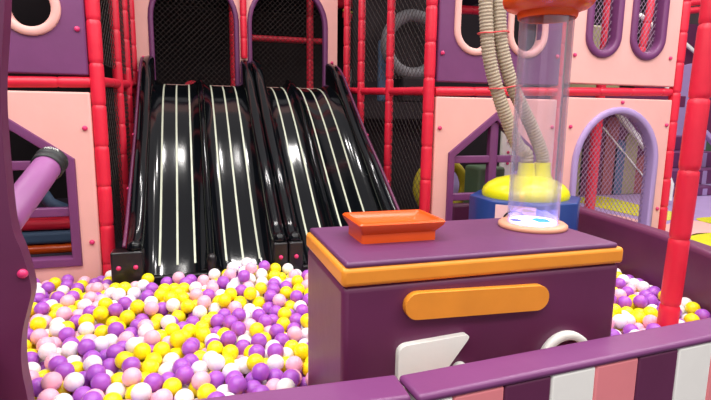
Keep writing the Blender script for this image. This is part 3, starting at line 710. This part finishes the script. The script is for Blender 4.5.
# front face: the one whose normal looks at the camera
bi = min(range(8), key=lambda i: ((v5[i]+v5[(i+1) % 8])/2-CP).xy.length)
fa, fb = v5[bi], v5[(bi+1) % 8]; fd = (fb-fa).normalized(); fn = Vector((fd.y, -fd.x, 0))
if fn.dot((CP-fa)) < 0: fn = -fn
bm = bmesh.new()
q = [fa+fd*.02, fb-fd*.02]; vs_ = [bm.verts.new((p+fn*o_).to_tuple()[:2]+(z_,)) for o_ in (.0, .008) for p, z_ in ((q[0], .25), (q[1], .25), (q[1], .868), (q[0], .868))]
for f in ((0, 1, 2, 3), (4, 5, 6, 7), (0, 1, 5, 4), (1, 2, 6, 5), (2, 3, 7, 6), (3, 0, 4, 7)): bm.faces.new([vs_[i] for i in f])
link('face_panel', bm, 'paper', t, smooth=0)
fc = (fa+fb)/2+fn*.012; bm = bmesh.new(); tube(bm, [Vector((fc.x, fc.y, .76))+fd*(.075*math.cos(a_))+Vector((0, 0, .075*math.sin(a_))) for a_ in [math.pi*2*i/24 for i in range(24)]], .006, 8, True); link('round_mark', bm, 'dark', t, smooth=60)
bm = bmesh.new(); lathe(bm, [(.298, .888), (.303, .91), (.293, .94), (.262, .975), (.21, 1.005), (.13, 1.028), (.001, 1.037)], 48, Matrix.Translation((bc.x, bc.y, 0))); link('dome', bm, 'yellow', t, smooth=50)
hA = [(2.262, 3.15, 1.07), (2.22, 3.15, 1.15), (2.176, 3.15, 1.25), (2.083, 3.15, 1.42), (1.99, 3.15, 1.62), (1.914, 3.15, 1.84), (1.88, 3.15, 2.05), (1.86, 3.15, 2.3), (1.86, 3.16, 2.8), (1.86, 3.2, 4.4)]
hB = [(2.395, 3.15, 1.07), (2.375, 3.15, 1.18), (2.295, 3.15, 1.355), (2.185, 3.15, 1.526), (2.103, 3.15, 1.66), (2.03, 3.15, 1.83), (1.986, 3.15, 2.0), (1.966, 3.15, 2.25), (1.965, 3.16, 2.8), (1.965, 3.2, 4.4)]
for hp in (hA, hB):
    x, y, z = hp[0]; bm = bmesh.new(); lathe(bm, [(.085, .98), (.078, 1.01), (.062, 1.04), (.056, 1.10), (.056, 1.125)], 28, Matrix.Translation((x, y, 0))); link('outlet_stub', bm, 'yellow', t, smooth=50)
for hp, lb in ((hA, 'left'), (hB, 'right')):
    hp = [Vector(p) for p in hp]; hp[0].z = 1.13; hp[1].z = max(hp[1].z, 1.19); hp[1].x = hp[0].x-.012
    pts = spline(hp, 40); dense = []; acc = 0; out_ = [pts[0]]
    step = .0055
    for a, b in zip(pts, pts[1:]):
        dl = (b-a).length
        while acc+dl >= step:
            f = (step-acc)/dl; a = a.lerp(b, f); out_.append(a.copy()); dl = (b-a).length; acc = 0
        acc += dl
    rad = [.0475 if (i//2) % 2 else .0425 for i in range(len(out_))]
    bm = bmesh.new(); tube(bm, out_, rad, 18); tag(link('corrugated_hose', bm, 'hose', smooth=180), 'taupe corrugated hose rising from the yellow dome, %s of the pair' % lb, 'hose')
for (za, A_, B_) in ((1.985, (1.884, 1.985), (1.988, 2.0)), (1.635, (1.983, 1.63), (2.115, 1.655))):
    bm = bmesh.new(); L = [(A_[0]+.0565*math.cos(math.radians(a_)), 3.15+.0565*math.sin(math.radians(a_)), A_[1]) for a_ in range(90, 271, 15)]+[(B_[0]+.0565*math.cos(math.radians(a_)), 3.15+.0565*math.sin(math.radians(a_)), B_[1]) for a_ in range(-90, 91, 15)]
    tube(bm, L, .0045, 8, True); tag(link('hose_tie', bm, 'tie', smooth=180), 'thin red tie around both hoses, %s one' % ('upper' if za > 1.8 else 'lower'), 'tie')

# ------------------------------------------------------------------ the balls
BR = .0385
rng = np.random.RandomState(5)
def hmax(x, y):
    h = .372
    h += .13*math.exp(-((x-.36)/.2)**2-((y-3.42)/.30)**2)+.02*math.exp(-((x-.8)/.35)**2-((y-3.2)/.4)**2)
    if x > 1.6: h += .02
    if y > 2.9 and -.5 < x < .3: h += .03
    if x < -.6 and y > 3.3: h -= .02
    return h
poly_pit = [(-.655+BR, 1.35+BR), (.55, 1.305+BR), (1.88, 1.39+BR), (2.62-BR, 1.47+BR), (2.70-BR, 1.8), (2.715-BR, 2.05), (2.80-BR, 2.3), (2.88-BR, 2.65), (2.935-BR, 3.0), (2.98-BR, 3.4), (3.01-BR, WY-.07-BR), (-1.42+BR, WY-.07-BR), (-1.42+BR, 2.09+BR), (-.655+BR, 2.09+BR)]
def blocked(x, y):
    if not inpoly((x, y), poly_pit): return True
    if .418-BR < x < 1.488+BR and 1.456-BR < y < 1.986+BR: return True
    if -.515-BR < x < 1.545+BR and y > 3.44-BR: return True
    if math.hypot(x-2.30, y-1.94) < .05+BR: return True
    if math.hypot(x-bc.x, y-bc.y) < .412+BR: return True
    if math.hypot(x-b0.x, y-b0.y) < .034+BR: return True
    if x < -.575+BR and abs(y-1.945) < .038+BR: return True
    if x > 1.75 and math.hypot(x-1.83, y-WY) < .055+BR: return True
    if math.hypot(x+.578, y-WY) < .053+BR: return True
    return False
D = 2*BR; G = {}
def near(x, y):
    i, j = int(math.floor(x/D)), int(math.floor(y/D))
    for a in (i-1, i, i+1):
        for b in (j-1, j, j+1):
            c = G.get((a, b))
            if c: yield from c
def rest(x, y):
    z = PZ+BR+.001
    for bx_, by_, bz_ in near(x, y):
        q = (bx_-x)**2+(by_-y)**2
        if q < D*D*1.0004:
            z = max(z, bz_+math.sqrt(max(0, D*D*1.0004-q)))
    return z
balls = []; fails = 0
while len(balls) < 5200 and fails < 2200:
    x = rng.uniform(-1.42, 3.0); y = rng.uniform(1.3, 3.8)
    if blocked(x, y): continue
    z = rest(x, y); st = BR*.9
    while st > .0025:
        best = None
        for k in range(6):
            a = rng.uniform(0, 6.2832); x2, y2 = x+st*math.cos(a), y+st*math.sin(a)
            if blocked(x2, y2): continue
            z2 = rest(x2, y2)
            if z2 < z-.0003 and (best is None or z2 < best[0]): best = (z2, x2, y2)
        if best: z, x, y = best
        else: st *= .5
    if z > hmax(x, y): fails += 1; continue
    fails = max(0, fails-2)
    balls.append((x, y, z)); G.setdefault((int(math.floor(x/D)), int(math.floor(y/D))), []).append((x, y, z))
N = len(balls)
bcol = rng.choice(4, N, p=[.29, .30, .25, .16]); cn = ['purple', 'yellow', 'white', 'pink']
# which of them show, and how large: a depth buffer in the camera's frame, then sight lines past everything else
zb = np.full((400, 711), 1e9); ib = np.full((400, 711), -1, int)
for i, (x, y, z) in enumerate(balls):
    v = Vector((x, y, z))-CP; kz = v.dot(fw)
    if kz < .3: continue
    u = 355.5+FOC*v.dot(cr)/kz; w_ = 200-FOC*v.dot(cu)/kz; r = FOC*BR/kz
    x0, x1, y0, y1 = max(0, int(u-r)), min(711, int(u+r)+2), max(0, int(w_-r)), min(400, int(w_+r)+2)
    if x0 >= x1 or y0 >= y1: continue
    yy, xx = np.mgrid[y0:y1, x0:x1]; q = ((xx-u)**2+(yy-w_)**2)/(r*r); dz = kz-BR*np.sqrt(np.clip(1-q, 0, 1))
    mk = (q < 1) & (dz < zb[y0:y1, x0:x1]); zb[y0:y1, x0:x1][mk] = dz[mk]; ib[y0:y1, x0:x1][mk] = i
bpy.context.view_layer.update(); dg = bpy.context.evaluated_depsgraph_get()
cnt = np.zeros(N)
for py in range(0, 400, 2):
    for px in range(0, 711, 2):
        i = ib[py, px]
        if i < 0: continue
        d = (fw+cr*((px+.5-355.5)/FOC)+cu*((200-py-.5)/FOC)); ln = d.length; d = d/ln
        hit = S.ray_cast(dg, CP, d, distance=zb[py, px]*ln-.01)
        if not hit[0]: cnt[i] += 4
order = [int(i) for i in np.argsort(-cnt) if cnt[i] >= 4]
show = order[:300]; ss = set(show)
print('balls', N, 'visible', len(order))
bm = bmesh.new(); bmesh.ops.create_icosphere(bm, subdivisions=4, radius=BR)
me0 = bpy.data.meshes.new('pit_ball'); bm.to_mesh(me0); bm.free(); me0.polygons.foreach_set('use_smooth', [True]*len(me0.polygons))
bme = {}
for c in cn:
    me = me0.copy(); me.materials.append(M['b_'+c]); bme[c] = me
def region(x, y):
    if x > 1.5: return 'right of the counter', 'right of the counter'
    if y > 2.9: return 'near the foot of the black slides', 'near the slides'
    if x < -.25 and y < 2.9 and x < -.1: return 'in the left part of the ball pit', 'in the left part of the pit'
    return 'left of the counter in the ball pit', 'left of the counter'
protos = {}
for i in show:
    c = cn[bcol[i]]; x, y, z = balls[i]; ra, rb = region(x, y)
    if c not in protos: o = bpy.data.objects.new('pit_ball', bme[c]); protos[c] = o
    else: o = protos[c].copy()
    COL.objects.link(o); o.location = (x, y, z); o.rotation_euler = (rng.uniform(0, 6), rng.uniform(0, 6), 0)
    tag(o, 'glossy %s plastic ball %s' % (c, ra), 'ball', '%s balls %s' % (c, rb))
# all further and deeper balls as one mass
bm = bmesh.new(); bmesh.ops.create_uvsphere(bm, u_segments=18, v_segments=11, radius=BR); bm.verts.ensure_lookup_table()
sv = np.array([v.co[:] for v in bm.verts]); sf = [[v.index for v in f.verts] for f in bm.faces]; bm.free()
rest_i = [i for i in range(N) if i not in ss]
tri = [f for f in sf]; V = []; F = []; MI = []
for n_, i in enumerate(rest_i):
    V.append(sv+np.array(balls[i])); o_ = n_*len(sv); F += [[a+o_ for a in f] for f in tri]; MI += [int(bcol[i])]*len(tri)
me = bpy.data.meshes.new('pit_balls'); me.from_pydata(np.concatenate(V).tolist(), [], F)
for c in cn: me.materials.append(M['b_'+c])
me.polygons.foreach_set('material_index', MI); me.polygons.foreach_set('use_smooth', [True]*len(me.polygons)); me.update()
o = bpy.data.objects.new('pit_balls', me); COL.objects.link(o); tag(o, 'mass of purple, yellow, white and pink plastic balls filling the pit', 'balls'); o['kind'] = 'stuff'
